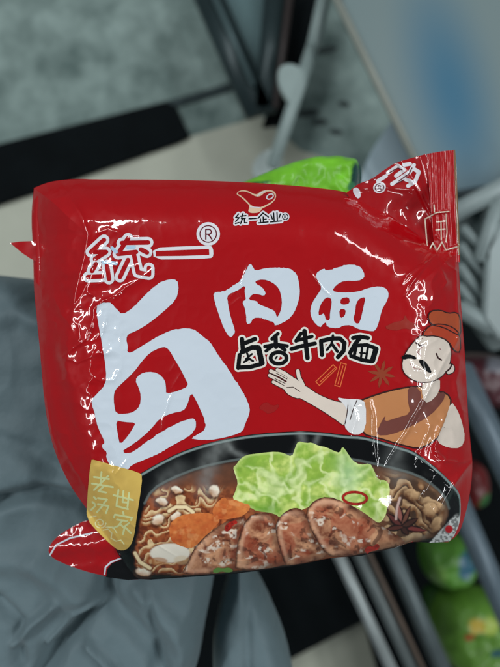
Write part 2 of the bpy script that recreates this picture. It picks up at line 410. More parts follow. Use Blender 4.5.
# black subtitle with a white border
SUB = [ # 1
 ([(242,339),(243,351)],4.6),([(244,343.5),(255,339)],4.4),([(242,352),(252,347.5),(258,347.5)],5),([(239.6,355),(238.2,368)],4.2),([(258.5,348),(262,363)],5.6),([(238.5,367.5),(250,367),(261,364)],4.4),
 ([(247,353),(249,359),(244,362)],2.2),([(252,354),(246,359)],2.0),([(248,358),(253,361)],2.2),
 # 2
 ([(278,333.5),(272,339)],3.6),([(275.5,336),(276,347)],4.4),([(265,346.5),(276,344.5),(287,346)],3.8),([(274,345),(266,351)],3.4),([(278,345),(285,350)],3.6),
 (ellipse(278.6,358,8,5.8,0,18)+[(286.6,358)],4.0),([(275.5,358.5),(277,356.5)],1.8),
 # 3
 ([(301,333.5),(296,341)],3.8),([(297,340.5),(312,336.5)],3.6),([(291.5,349),(302,346),(315,343.5)],4.2),([(304.5,331),(306,345),(307.5,358)],4.6),
 # 4
 ([(321,341),(322,355)],4.2),([(321,341),(332,338.5),(340,338.5),(344.5,343),(343.5,351),(338,357)],4.4),([(333,335.5),(331.5,344),(327,350)],2.6),([(332,344),(337.5,351.5)],3.2),
 # 5
 ([(353,338),(360,336.6),(368,338)],4.2),([(360,338),(355,344),(350,353)],4.2),([(357,345.5),(367,345),(375,348)],4.0),([(376,349),(372.5,360.5)],5.4),([(351,356),(362,360),(372,361.5)],4.0),([(356,347),(354,357)],3.4),([(362,348),(361,358)],2.4),([(360,352.8),(366,353.4)],1.8),([(367.8,348),(365.8,360)],2.4)]
M_CREAMINK = film('cream_border_ink', (226, 218, 208))
sub = decal('subtitle_lettering', strokes(SUB, 4, 1.9), (), 4, M_CREAMINK, step=1.1)
decal('letter_fill', strokes(SUB, 4), (), 5, M_BLACK, sub, step=1.1)

# company emblem and its small lettering
EM = smooth_poly([(235.5,194),(240.4,190),(248,190.6),(256,195.4),(261,191),(270,189.5),(275.4,192),(276.4,197.6),(272.6,203),(265.6,207),(262,208.4),(259.4,213),(247.4,213),(250,206),(246,202),(241,197)], 2)
em = decal('company_emblem', [EM], (), 3, film('peach_ink', (232, 190, 160)))
decal('bird_shape', [smooth_poly([(236.6,193.6),(240.6,191),(247.8,191.8),(256,197),(261,196),(264,193),(269,191),(274,193),(275.4,198),(271,202.4),(264,206),(258,208),(251,205.6),(247,201),(241,195.6)], 2)], (), 4, M_RED, em)
decal('bird_ring', strokes([(ellipse(270,196.6,3.6,2.3,-.5,16)+[(273.2,195)],1.1),([(257,196),(261,193),(265,191)],1.0),([(250,207),(260,207.6)],.8)], 1), (), 5, M_WHITE2, em, step=.8)
CO = [[(238.6,214),(235.6,217.6),(239.2,217.6),(235.6,221.6)],[(235.4,223.6),(239,222.6)],[(240.4,216.2),(246,215.6)],[(243,213.6),(241.4,218.6),(245.4,218.2)],[(242.4,219),(240.6,223.6)],[(244.4,219),(244.6,222.8),(247,222.8)],
      [(249,218.8),(256,218.4)],
      [(263,213),(258,218.4)],[(263,213),(268.4,217)],[(263.2,217),(263.4,222.4)],[(263.4,219.6),(266.2,219.2)],[(260.4,219),(260.6,222.4)],[(258.6,223),(268,222)],
      [(273.6,213),(274.2,221)],[(277,212.6),(277.4,220.6)],[(271,215),(272.4,219)],[(280.4,214),(279,218)],[(270.6,222),(281.4,221)]]
co = decal('company_lettering', strokes(CO, 1.5, 1.5)+[ellipse(285.2,216.8,4.2,4.2)], (), 3, M_WHITE2, step=.9)
decal('letter_fill', strokes(CO, 1.35)+strokes(ring(285.2,216.8,2.8,2.8,.9,16),.9)+strokes([[(284.4,218.2),(284.4,215.4),(286,215.8),(284.8,217)],[(285,217),(286.2,218.2)]],.6), (), 4, M_BLACK, co, step=.8)

# gold label
Hlab = lambda px, py: Hfront(px, py)
GL = smooth_poly([(90.7,460),(94,459.5),(116,466),(139,472.4),(142.5,476),(140,496),(136.6,517.4),(134.4,535),(131,545),(125.8,550),(118.6,550.4),(111.4,545),(98,532),(86.6,519),(87,500)], 1)
gold = decal('gold_label', [GL], (), 7, film('gold_ink', (216, 180, 92), metal=.15, rough=.35, vary=.1), step=1.3)
LAB = [ # left column
 [(94,477),(109,479)],[(101.5,472),(100.5,485)],[(92,483.5),(113,487)],[(108,476),(94,490)],[(103,487),(98.5,491),(106,492.5)],
 [(94,497),(96,499)],[(92.5,502),(95,504)],[(91,510),(95,506)],[(98,498),(107,499.5),(104,503)],[(98,504),(108.5,506),(106,513)],[(103,505),(97,512)],
 # right column
 [(113.5,495),(133,500)],[(118.5,490),(116.5,505)],[(123.5,491),(122.6,502)],[(129,493),(127.5,507)],[(116.5,506),(128,509)],[(122.6,502),(128,502.5)],
 [(123,512),(123.6,514)],[(114,517),(115,514.5),(132,517.6),(131,520)],[(117,519.5),(127,521)],[(122,521),(118,526),(113,528)],[(120,524),(124.5,528),(123,534)],[(129,523),(125,526)],[(125,527),(131,533)]]
decal('label_lettering', strokes(LAB, 1.9), (), 8, film('pale_green_ink', (206, 212, 150), rough=.3), gold, step=.9)
sw = [(100+6*math.cos(a)*(1-a/14), 523+5.5*math.sin(a)*(1-a/14)) for a in np.linspace(0, 10, 26)]
decal('scroll_border', strokes([sw, [(103,530),(108,529),(112,533),(111,538),(116,541),(121,540),(124,544)],[(90,517),(96,516)],[(106,527),(113,527),(117,533)]], 1.1), (), 8, film('pale_gold_ink', (236, 222, 160), rough=.25), gold, step=.9)

# ------------------------------------------------------------------ cook illustration
M_SKIN = film('skin_ink', (216, 203, 190)); M_TAN = film('tan_ink', (188, 126, 80)); M_BRN = film('brown_ink', (112, 62, 54))
M_HAT = film('terracotta_ink', (168, 74, 40)); M_LINE = film('dark_line_ink', (52, 22, 22)); M_CUFF = film('white_cloth_ink', (218, 220, 224))
SHIRT = smooth_poly([(357,402),(369.4,397),(388.6,390.8),(407.8,387),(424,386),(436,391),(447.3,393),(452,402),(446,423),(440,436),(430,444),(418.5,449),(398,444),(379,438),(362,434),(358,416)], 1)
def outline(p, w=1.6): return strokes([(list(p)+[p[0]], w)], w)
cook = decal('cook_illustration', [SHIRT], (), 4, M_TAN)
decal('dark_outline', outline(SHIRT), (), 5, M_LINE, cook)
SLV = smooth_poly([(451,401),(457,409),(461.5,420),(465.5,438),(461,448),(448.5,448),(436.5,442),(440,432),(445,421)], 1)
decal('sleeve', [SLV], (), 6, M_SKIN, cook)
SCARF = smooth_poly([(407.8,386),(420,388),(422,403),(436.5,393),(446,392),(443,402),(430,416),(410,427),(391,435),(376,435.5),(379,426),(386,414),(384,422),(396,418),(411,413.6),(407.8,401.6)], 1)
decal('scarf', [SCARF], (), 6, M_BRN, cook)
ARM = smooth_poly([(303,385),(309,388),(317,394),(333,401),(345,403),(349,414),(346,427),(333,417.5),(319,408.5),(305,400.5),(299,397.5)], 1)
PALM = smooth_poly([(291,376.5),(298,380),(302,385),(307,387),(303,398),(295,398),(286,393),(283,386)], 1)
FING = [([(277.4,369.8),(285,373.5),(292,378.5)],3.3),([(270.8,371),(280,375),(290,381)],3.3),([(269.6,375.4),(278,379.6),(287,385)],3.2),([(273.4,382),(280,385.4),(287,389)],3.0),([(297.8,371),(298.8,377),(303,385)],3.6)]
decal('dark_outline', strokes(FING, 3, .7)+outline(PALM, 1.4)+outline(ARM, 1.4), (), 5, M_LINE, cook)
arm = decal('arm', [ARM, PALM]+strokes(FING, 3), (), 6, M_SKIN, cook, label='outstretched arm with an open hand')
decal('palm_line', strokes([[(286.5,387.5),(293,387),(300,391.5)],[(276,373),(287,379)],[(275,378.6),(285,383.4)]], .7), (), 7, M_LINE, arm, step=.8)
CUFF = smooth_poly([(336,397),(346,399),(360,399),(366,403),(366,430),(356,436),(346,430),(344,422),(348,412),(344,404)], 1)
cuff = decal('cuff', [CUFF], (), 7, M_CUFF, cook)
decal('fold_line', strokes([[(348,405),(347,414),(345,424)],[(357,400),(353,410),(350,420)]], .8), (), 8, M_LINE, cuff)
NECK = smooth_poly([(422.4,379),(440,377),(440,392),(428,404),(422,398)], 1)
decal('neck', [NECK], (), 7, M_SKIN, cook)
FACE = smooth_poly([(422.4,335),(414.8,341),(407,351),(402.4,361),(403,371.5),(411,379),(421,382.4),(434,381),(444,374.5),(449.6,365),(451,351),(448,341),(436,335)], 1)
EAR = smooth_poly([(447,364),(454,364.5),(454.6,372),(446,375)], 2)
decal('dark_outline', outline(FACE, 2)+outline(EAR, 1.8), (), 8, M_LINE, cook)
face = decal('face', [FACE, EAR], (), 9, M_SKIN, cook)
decal('moustache', [smooth_poly([(401,356.4),(408,353.6),(416.8,357),(416,359.8),(409.7,358.2),(403,360)], 1), smooth_poly([(418,360),(423.7,359.6),(429,366),(432.4,373.4),(427,372),(422,367)], 1)], (), 10, M_BLACK, face, step=.9)
decal('face_line', strokes([[(415.5,342.6),(420,345.7),(424.2,345)],[(436.4,353.7),(438.2,358),(441.5,360)],[(446,372),(450,368.5),(452,364)]], 1.6), (), 10, M_LINE, face, step=.9)
decal('nose_line', strokes([[(422,347),(417.3,352.4),(421,355.7)],[(410.4,364),(414.8,368.5),(421,369.5)],[(422,338.5),(422.6,338.8)],[(440,349),(440.8,349.4)]], .9), (), 10, film('rose_ink', (150, 104, 104)), face, step=.9)
HATT = smooth_poly([(431,325),(427.5,316),(431.6,310.4),(441,310),(448,313.4),(457,312),(460.5,318),(461,336),(456,334),(443,327)], 1)
HATB = smooth_poly([(422.6,333),(430,325.2),(441.5,323.6),(453,327),(460,334),(461,352),(455,352),(448,340.5),(436,335.6),(424,336.4)], 1)
hat = decal('hat', [HATT], (), 10, M_HAT, cook)
decal('hat_band', [HATB], (), 11, film('orange_red_ink', (176, 62, 34)), hat)
decal('dark_outline', outline(HATT, 1.2)+outline(HATB, 1.2), (), 12, M_LINE, cook)

# spice drawings
M_ORG = film('orange_line_ink', (226, 104, 58)); M_DULL = film('dull_gold_ink', (140, 60, 36))
def bar_outline(a, b, w):
    dx, dy = b[0]-a[0], b[1]-a[1]; l = math.hypot(dx, dy); nx, ny = -dy/l*w, dx/l*w
    return [(a[0]+nx, a[1]+ny), (b[0]+nx, b[1]+ny), (b[0]-nx, b[1]-ny), (a[0]-nx, a[1]-ny), (a[0]+nx, a[1]+ny)]
decal('cinnamon_drawing', strokes([bar_outline((317.6,383.5),(335,366.5),2.6), bar_outline((337.5,386),(343.6,363.5),2.8), [(320,382),(336,367)], [(338,384),(343,366)]], .9), (), 3, M_ORG, step=.9)
def star(cx, cy, r, n, ph=.2):
    o = []
    for k in range(n):
        a = ph+2*math.pi*k/n
        o += [(cx+r*.28*math.cos(a-math.pi/n), cy+r*.28*math.sin(a-math.pi/n)), (cx+r*.7*math.cos(a-.16), cy+r*.7*math.sin(a-.16)), (cx+r*math.cos(a), cy+r*math.sin(a)), (cx+r*.7*math.cos(a+.16), cy+r*.7*math.sin(a+.16))]
    return o
decal('star_anise_drawing', [star(381.6, 374, 14, 8)], (), 3, M_DULL, step=1)
decal('leaf_drawing', [smooth_poly([(383,328),(394,322),(403,321),(405,314),(408,321),(415,324),(422,326),(412,330),(404,328),(396,331)], 1)], (), 3, film('faded_red_ink', (146, 40, 30)), step=1)
decal('leaf_drawing', [smooth_poly([(258,408),(266,401),(272,406),(280,404),(276,411),(268,414),(264,411)], 1)], (), 3, film('faded_red_ink', (150, 24, 24)), step=1)

# ------------------------------------------------------------------ printed bowl of noodles
RIM = smooth_poly([(136,476),(146,470),(160,462),(180,452),(200,445),(220,440),(240,436),(260,433.4),(285,431.6),(305,431),(325,432.2),(345,435),(362,435.6),(379,440),(398,446),(412,450),(425,459),(438,469),(451,482),(460,493),(461,508),(459.6,524),(454,536)], 1, False)
BOT = [(449,541.5),(430,542.6),(412,541.6),(395,547.6),(362,555.6),(328,558.1),(290,566.6),(235,573.6),(180,577.6),(150,579.6),(137,578.7),(127.8,568.6),(117.8,553.4),(112,543),(118,510),(128,488)]
BOWL = RIM+BOT
INNER = smooth_poly([(142,508),(152,489),(172,478),(200,467),(232,460),(270,455),(310,454),(350,458.5),(390,467),(418,475),(436,487),(446,498),(450,512),(444,527),(430,541),(300,566),(140,579),(132,560)], 1)
def blend(c, col, m): return c*(1-m[:, None])+lin(col)*m[:, None]
def paint_bowl(px, py):
    n = len(px); c = np.tile(lin((5, 6, 8)), (n, 1))
    di, _ = seg_dist(px, py, INNER, True); inn = inside(px, py, INNER); sd = np.where(inn, di, -di)
    f = fbm(px/9, py/9, 50, 4); f2 = fbm(px/4, py/4, 60, 3)
    soup = lin((84, 50, 34))*(1-f[:, None])+lin((140, 78, 46))*f[:, None]
    soup = soup*(1-sm(500, 462, py)[:, None]*.6)+lin((60, 54, 48))*sm(500, 462, py)[:, None]*.6
    lo = (sm(480, 510, py)*sm(270, 215, px))[:, None]
    soup = soup*(1-lo)+(lin((112, 48, 26))*(1-sm(.3,.7,f2)[:, None])+lin((206, 112, 62))*sm(.3,.7,f2)[:, None])*lo
    c = c*(1-sm(-1, 5, sd)[:, None])+soup*sm(-1, 5, sd)[:, None]
    # far right inside the bowl
    rr = (sm(370, 400, px)*sm(-1, 4, sd))[:, None]
    c = c*(1-rr*.7)+(lin((70, 62, 54))*(1-f[:, None])+lin((130, 104, 78))*f[:, None])*rr*.7
    # mushrooms and noodle ends
    # wavy noodles under the broth
    for (msk, sx, a0, per, cl, cd, cb) in [(sm(232, 205, px)*sm(484, 492, py)*sm(1, 5, sd), 0, .25, 6.2, (240, 216, 166), (150, 84, 40), (92, 42, 22)),
                                       (sm(378, 390, px)*sm(470, 482, py)*sm(2, 7, sd), 1, -.6, 8.5, (210, 176, 134), (120, 78, 46), (48, 28, 18))]:
        wx = px+14*(fbm(px/17, py/17, 201+sx, 2)-.5)*2; wy = py+16*(fbm(px/15, py/15, 211+sx, 2)-.5)*2
        u_ = (wx*math.sin(a0)+wy*math.cos(a0))/per; k = np.floor(u_); fr_ = u_-k
        on = hsh(k.astype(np.int64), np.floor((wx+9*k)/26).astype(np.int64), 5+sx) > .30
        prof = np.sin(np.pi*np.clip(fr_, 0, 1)); m = msk*on*sm(.30, .55, prof)*.95
        sh = np.clip(sm(.85, .15, fr_)*.75+.5*(f2-.4), 0, 1)[:, None]
        c = c*(1-(msk*.6)[:, None])+lin(cb)*(msk*.6)[:, None]
        c = c*(1-m[:, None])+(lin(cd)*(1-sh)+lin(cl)*sh)*m[:, None]
    for x, y, rx, ry, rr_ in [(177,490,6,4.4,.3),(162,501,6,4.6,.4),(214,490,6,6.5,.8),(158,519,7,5,-.3),(176,516,6,4,-.3),(143,572,8,4.4,.2),(412,494,9,6,.5),(430,510,8,8,.3),(436,524,6,9,.5)]:
        cc, ss = math.cos(rr_), math.sin(rr_); wx = px+4*(f2-.5); wy = py+4*(f-.5)
        a = ((wx-x)*cc+(wy-y)*ss)/rx; b = (-(wx-x)*ss+(wy-y)*cc)/ry; q = np.hypot(a, b)
        c = blend(c, (60, 30, 18), .7*(1-sm(.95, 1.5, np.hypot(a, b-.3)))); m = 1-sm(.7, 1.05, q)
        sh = np.clip(.62-.6*b+.5*(f2-.5), 0, 1)[:, None]; hi, lo_ = ((244, 232, 212), (176, 120, 72)) if x < 300 else ((200, 164, 122), (104, 66, 40))
        c = c*(1-m[:, None])+(lin(lo_)*(1-sh)+lin(hi)*sh)*m[:, None]
    # curled noodle
    for pts, w in [([(169,511),(176,507),(186,507),(193,512),(193,518)],2.6),([(135,553),(140,562),(150,568)],2.6)]:
        d, _ = seg_dist(px, py, pts)
        c = blend(c, (90, 46, 22), (1-sm(w*.8, w*1.4, d))*.8); c = blend(c, (236, 212, 168), 1-sm(w*.4, w*.9, d))
    # egg white
    q = np.hypot((px-170)/21, (py-553-.0*px)/10); q2 = np.hypot((px-182)/9, (py-560)/5)
    c = blend(c, (226, 220, 204), (1-sm(.88, 1.02, q))*1.0); c = blend(c, (176, 118, 70), (1-sm(.8, 1.1, np.hypot((px-158)/10, (py-561)/4)))*.7)
    c = blend(c, (206, 178, 130), (1-sm(.7, 1.1, q2))*.4)
    # star anise on the right
    for a, L, w, colr in [(-1.75,25,3.2,(150,92,82)),(-2.4,20,3.2,(96,48,44)),(-1.2,22,2.4,(112,70,56)),(.15,24,2.8,(120,54,50)),(-.5,18,3,(70,40,32)),(.9,10,3,(60,34,28)),(3.0,16,2.6,(84,44,36))]:
        x1, y1 = 402+L*math.cos(a), 527+L*math.sin(a)
        d, al = seg_dist(px, py, [(402, 527), (x1, y1)]); ww = w*np.sin(np.pi*np.clip(al*.9+.1, 0, 1))+.6
        c = blend(c, (34, 16, 14), 1-sm(ww*.9, ww*1.3, d)); c = blend(c, colr, 1-sm(ww*.35, ww*.75, d))
    d, _ = seg_dist(px, py, [(396,519),(397,508),(400,498)]); c = blend(c, (214, 186, 176), (1-sm(.5, 1.8, d))*.8)
    # rim lines
    d, _ = seg_dist(px, py, [(x, y+2.2) for x, y in RIM]); c = blend(c, (132, 150, 148), (1-sm(.5, 1.5, d))*.9)
    d, _ = seg_dist(px, py, [(x+.0, y) for x, y in INNER[:len(INNER)*12//18]]); c = blend(c, (98, 108, 106), (1-sm(.6, 1.7, d))*.75*sm(535, 500, py))
    # steam
    for pts, w, a in [([(205,490),(207,470),(214,452),(222,446)],9,.30),([(226,442),(233,452),(246,457)],3,.35),([(297,452),(303,440),(300,433)],4,.3),([(160,498),(166,480),(180,470)],9,.18),([(400,478),(392,462),(396,452)],9,.2),([(312,450),(318,436)],3,.25)]:
        d, al = seg_dist(px, py, pts); c = blend(c, (150, 156, 154), a*np.exp(-(d/w)**2)*(.5+fbm(px/8, py/8, 77, 2)))
    # pattern at the bowl's right foot
    m = sm(-1, 1, px+py*.9-918)*sm(512,520,py); w = (noise(px/1.8, py/1.8, 91) > .5)*1.0
    c = blend(c, (196, 200, 198), m*(.35+.65*w)); c = blend(c, (176, 18, 28), (1-sm(3.2, 4.6, np.hypot(px-449, py-529)))*1.0)
    return c
bowl = decal('bowl_picture', [BOWL], (), 2, M_PAINT, PACK, step=.9, pt=.8, color=paint_bowl)

def paint_cabbage(px, py):
    f = fbm(px/16, py/16, 5, 4); g = fbm(px/5, py/5, 8, 3); n = len(px)
    c = lin((120, 164, 56))*(1-f[:, None])+lin((204, 226, 130))*f[:, None]
    t = sm(.35, .75, f+.25*(g-.5)); c = lin((122, 170, 58))[None]*(1-t[:, None])+lin((206, 226, 138))*t[:, None]
    wx = px+8*(fbm(px/14, py/14, 3, 3)-.5)*2; wy = py+8*(fbm(px/14, py/14, 4, 3)-.5)*2
    fold = 1-np.abs(2*fbm(wx/24, wy/24, 33, 3)-1)
    c = lin((148, 184, 72))*(1-t[:, None])+lin((214, 228, 130))*t[:, None]
    c = blend(c, (226, 240, 170), .8*sm(.80, .97, fold)); c = blend(c, (112, 160, 56), .45*sm(.62, .40, fold))
    veins = [([(272,508),(278,488),(290,470),(300,446)],2.6),([(290,490),(268,474),(250,464)],2),([(284,500),(262,494),(240,484)],1.8),([(292,478),(312,462),(330,454)],2),([(340,500),(346,478),(343,456)],3.4),([(345,482),(360,474),(372,468)],2),
             ([(372,515),(380,500),(384,486)],2.6),([(306,505),(310,486),(322,474)],1.8)]
    for p, w in veins:
        d, _ = seg_dist(wx, wy, p); c = blend(c, (222, 238, 176), .5*np.exp(-(d/w)**2)); c = blend(c, (108, 156, 50), .3*np.exp(-((d-w*2)/w/1.2)**2))
    d, _ = seg_dist(px, py, CAB, True); c = blend(c, (222, 236, 156), .45*(1-sm(.5, 3.4, d+2*(g-.5))))
    w = np.exp(-(((px-350)/13)**2+((py-474)/20)**2)); c = blend(c, (176, 212, 168), .55*w)
    w = np.exp(-(((px-268)/20)**2+((py-510)/7)**2)); c = blend(c, (84, 146, 40), .7*w)
    return c*(.84+.28*g[:, None])
CAB = smooth_poly([(233,467),(236,465),(240,459),(246,455),(256,453.6),(266,452.4),(276,451.6),(284,453),(292,457),(295,448),(298,441),(306,443),(312,442.4),(319,446),(326,447),(334,451),(340,453),(342.4,446),(347,452),(352,460),(360,465),(370,463),(374,470),(378,480),(386,480),(390,486),(389,500),(385,518),(378,524),(366,516),(356,508),(344,503),(332,499),(316,501),(306,509),(290,512),(282,519),(274,513),(256,511),(252,508),(240,505),(232,499),(236,490),(238,482),(235,474)], 1)
decal('cabbage_picture', [CAB], (), 3, M_PAINT, bowl, step=.9, pt=.8, color=paint_cabbage)
def paint_carrot(px, py):
    f = fbm(px/6, py/6, 15, 3); d, _ = seg_dist(px, py, [(160,545),(226,515)])
    t = sm(0, 30, d)*.5+f*.5
    c = lin((178, 74, 34))*(1-t[:, None])+lin((228, 146, 76))*t[:, None]
    g = fbm(px/2.5, py/2.5, 19, 3); c = c*(.88+.24*g[:, None])
    c = blend(c, (140, 54, 24), .3*sm(.58, .72, fbm(px/9, py/5, 23, 3))); return blend(c, (240, 176, 112), .3*sm(.62, .76, fbm(px/7, py/7, 29, 3)))
decal('carrot_picture', [smooth_poly([(169,524),(180,515),(196,513),(212,513),(222,519),(212,530),(198,544),(190,549),(178,545),(170,540)], 1)], (), 3, M_PAINT, bowl, step=.9, pt=.9, color=paint_carrot)
decal('carrot_picture', [smooth_poly([(212,510),(217,502),(224,496.5),(229,501),(234,499),(243,503),(251,505),(248,512),(240,517),(222,520),(214,517)], 1)], (), 4, M_PAINT, bowl, step=.9, pt=.9, color=paint_carrot)
def meat(poly, s, lv):
    poly = smooth_poly(poly, 1)
    cx = sum(p[0] for p in poly)/len(poly); x0 = min(p[0] for p in poly); y0 = min(p[1] for p in poly)
    def col(px, py):
        wx = px+9*(noise(px/13, py/13, s)-.5); wy = py+9*(noise(px/13, py/13, s+1)-.5)
        f = fbm(wx/11, wy/7, s+2, 4); g = fbm(px/2.6, py/2.6, s+5, 3); h = fbm(wx/16, wy/16, s+9, 3)
        t = np.clip(.1+1.7*(f-.3)+.4*(g-.5), 0, 1)[:, None]
        c = lin((122, 60, 38))*(1-t)+lin((230, 172, 130))*t
        c = blend(c, (170, 78, 52), .55*sm(.48, .62, h)); c = blend(c, (74, 36, 26), .7*sm(.60, .70, fbm(wx/6, wy/6, s+60, 3)))
        c = blend(c, (244, 232, 214), .75*sm(.70, .85, noise(wx/8, wy/5, s+30))*sm(.35, .6, g))
        d, _ = seg_dist(px, py, poly, True)
        left = sm(cx+6, cx-14, px)
        c = blend(c, (222, 172, 140), .6*np.exp(-((d-4)/2.2)**2)*left)
        c = blend(c, (222, 172, 140), .45*np.exp(-((py-y0-5)/3)**2)*sm(1, 3, d))
        c = blend(c, (52, 22, 16), .85*(1-sm(.3, 2.6, d+1.2*(g-.5)))*(.35+.65*left))
        c = blend(c, (58, 26, 18), .55*(1-left)*(1-sm(2, 9, d)))
        return c
    decal('meat_slice_picture', [poly], (), lv, M_PAINT, bowl, step=.9, pt=.75, color=col)
meat([(180,576),(187,564),(194,548),(203,538),(211,531),(228,520),(245,516),(247,521),(240,536),(237,560),(236,572)], 3, 4)
meat([(235,572),(236,557),(238,538),(247,517),(259,512),(268,512),(275,518),(276,531),(279,545),(287,560),(285,566)], 11, 5)
meat([(276,522),(283,513),(292,508),(299,508),(306,513),(310,527),(318,542),(330,556.6),(300,563.6),(290,565),(285,565.6),(280,550),(276,535)], 23, 6)
meat([(306,511),(314,500),(328,496),(345,502),(362,511),(379,524),(393,533),(408,542),(395,546),(362,554),(338,556.4),(328,556),(316,540),(308,523)], 37, 7)
M_CHILI = film('chilli_red_ink', (158, 34, 24), vary=.5, vscale=400)
decal('chilli_picture', strokes([(ellipse(355,498,12,6,.05,20)+[(367,498.6)],2.6)], 2.6), (), 8, M_CHILI, bowl, step=.9)
decal('chilli_picture', [smooth_poly([(224,527),(229,522),(236,520),(238,523),(233,525),(230,530),(226,532)], 1)], (), 8, M_CHILI, bowl, step=.9)
decal('chilli_picture', [smooth_poly([(364,550),(368,546),(373,547),(377,543),(380,546),(378,550),(371,551),(367,554)], 1)], (), 8, M_CHILI, bowl, step=.9)
decal('spring_onion_picture', [smooth_poly([(212,571),(217,567),(223,568.5),(229,567),(234,571),(228,572.6),(221,571),(216,573.5)], 1)], (), 8, film('green_ink', (96, 140, 60)), bowl, step=.9)

# print on the folded corner
decal('side_lettering', strokes([[(388,173),(398,166),(404,170),(396,176)],[(398,180),(410,172),(414,165)],[(392,184),(402,178),(412,182)],[(412,168),(419,172),(415,182),(408,186)],[(386,176),(378,181)],[(404,165),(410,164)]], 2.0, .9), (), 1, M_WHITE2, corner, Hcorner)
decal('side_lettering', strokes([[(389,173),(398,168),(402,170)],[(399,181),(409,174),(412,168)],[(396,184),(404,180)]], 1.1), (), 2, M_MAROON, corner, Hcorner)
m2 = decal('side_mark', [ellipse(379.5,187.5,6.4,5.6,-.3)], (), 1, M_WHITE2, corner, Hcorner)
decal('mark_ring', strokes(ring(379.5,187.5,4.4,3.8,.9,18,-.3),.9)+strokes([[(378,190),(378.4,185.4),(381,186),(379,188),(381.4,189.6)]], .8), (), 2, M_MAROON, m2, Hcorner, step=.8)
decal('side_stripe', [smooth_poly([(352,190),(356,187),(360,190),(361,197),(357,199)], 1)], (), 1, M_WHITE2, corner, Hcorner)

# ------------------------------------------------------------------ rounded lumps (coat, soft packets)
def lump(name, poly, zref, top, thick, edge, material, parent=None, step=4, hf=None, color=None, sm_=2, pw=2.2):
    poly = smooth_poly(poly, sm_)
    v, f = tri_region([poly], (), step)
    px, py = v[:, 0], v[:, 1]
    d, _ = seg_dist(px, py, poly, True); t = np.clip(d/edge, 0, 1); r = (1-(1-t)**pw)**(1/pw)
    base = P(px, py, px*0+zref)
    n = len(v); rim = d < 1e-3
    A = base.copy(); A[:, 2] = top-thick/2+thick/2*r+(hf(px, py)*r if hf else 0)
    B = base.copy(); B[:, 2] = top-thick/2-thick/2*r
    e = {}
    for t_ in f:
        for a, b in ((t_[0], t_[1]), (t_[1], t_[2]), (t_[2], t_[0])): e[(a, b)] = 1
    rm = [(a, b) for (a, b) in e if (b, a) not in e]
    B[:, 2] -= .0004
    F = [tuple(t_) for t_ in f]+[(t_[2]+n, t_[1]+n, t_[0]+n) for t_ in f]+[(b, a, a+n, b+n) for a, b in rm]
    cc = np.concatenate([color(px, py)]*2)/K if color else None
    return mesh_np(name, np.concatenate([A, B]), F, material, parent, None, cc)

M_COAT = mat('coat_cloth', (90, 107, 112), rough=.6, vary=.10, vscale=9, bump=.0016, bscale=60, sheen=.1, spec=.25)
def coat_h(px, py):
    z = .012*(fbm(px/80, py/80, 71, 3)-.5)
    for pts, w, a in [([(108,574),(100,600),(80,618),(58,644),(36,680)],9,-.010),([(100,600),(76,612),(52,640)],4,.007),([(0,500),(40,490),(84,500),(110,530)],7,-.010),([(0,560),(40,560),(90,600)],14,.006),
                      ([(110,600),(150,640),(170,690)],10,-.007),([(140,585),(175,620),(195,660)],10,.006),([(20,640),(34,620),(60,600)],5,.006),([(-10,320),(20,312),(60,330)],12,.004),([(0,440),(30,450),(60,470)],10,-.005),
                      ([(90,640),(110,660),(116,690)],5,.006),([(0,600),(20,620),(24,660)],7,-.006),([(150,590),(160,640),(150,680)],5,-.004)]:
        d, _ = seg_dist(px+5*(noise(px/20, py/20, 6)-.5), py, pts); z = z+a*np.exp(-(d/w)**2)
    z = z+.0025*(1-np.abs(2*fbm(px/48, py/60, 75, 2)-1))
    # rises under the packet that it carries
    d, _ = seg_dist(px, py, OUT, True); m = inside(px, py, OUT)
    return 1.25*z*(1-.8*m*sm(0, 40, d))+.034*m*sm(25, 85, d)
COAT = empty('padded_coat', (-.08, -.08, .9), 'crumpled grey padded coat lying under and to the left of the noodle packet', 'coat')
lump('coat_body', [(-90,262),(-20,268),(12,272),(28,286),(36,300),(80,300),(200,290),(330,330),(380,440),(330,530),(240,556),(217,574),(211,600),(206,630),(198,668),(190,720),(-90,720)], .985, .985, .12, 26, M_COAT, COAT, 2.6, coat_h, sm_=2)
lump('coat_sleeve', [(238,560),(250,585),(262,604),(274,628),(292,672),(300,720),(214,720),(208,670),(216,630),(226,596)], .95, .955, .07, 22, M_COAT, COAT, 3,
     lambda px, py: .006*(fbm(px/30, py/30, 81, 3)-.5)-.004*np.exp(-((px-248)/5)**2))

# ------------------------------------------------------------------ soft packets
def paint_green(seed, base, patches):
    def f(px, py):
        n = fbm(px/18, py/18, seed, 4); c = lin(base)*(.75+.5*n[:, None])
        for x, y, rx, ry, colr in patches:
            q = np.hypot((px-x)/rx, (py-y)/ry)+.5*(noise(px/7, py/7, seed+4)-.5); c = blend(c, colr, 1-sm(.75, 1.1, q))
        return c
    return f
wr = lambda s, a=.006: (lambda px, py: a*(1-np.abs(2*fbm(px/22, py/22, s, 3)-1)))
M_SOFT = mat('soft_packet_film', paint=True, rough=.4, coat=.25, coat_r=.25, spec=.3)
def soft(name, label, poly, zref, top, thick, edge, colr, s, group=None, cat='snack packet', amp=.006, rad=(0, 0)):
    a = np.array(poly).mean(0); loc = P(a[0], a[1], top-thick)
    e = empty(name, tuple(loc), label, cat, group)
    lump('wrapper', poly, zref, top, thick, edge, M_SOFT, e, 2.5, wr(s, amp), colr)
    return e
gp = soft('green_packet', 'bright lime green packet lying behind the red packet at its top edge', [(205,214),(216,188),(246,176),(278,162),(310,152),(330,150),(352,151),(363,155),(362,175),(358,190),(350,215)], .99, .99, .03, 26,
     paint_green(5, (112, 184, 46), [(357,180,8,17,(20,64,60)),(352,188,6,6,(60,130,90)),(240,184,30,2.6,(40,92,50))]), 5)
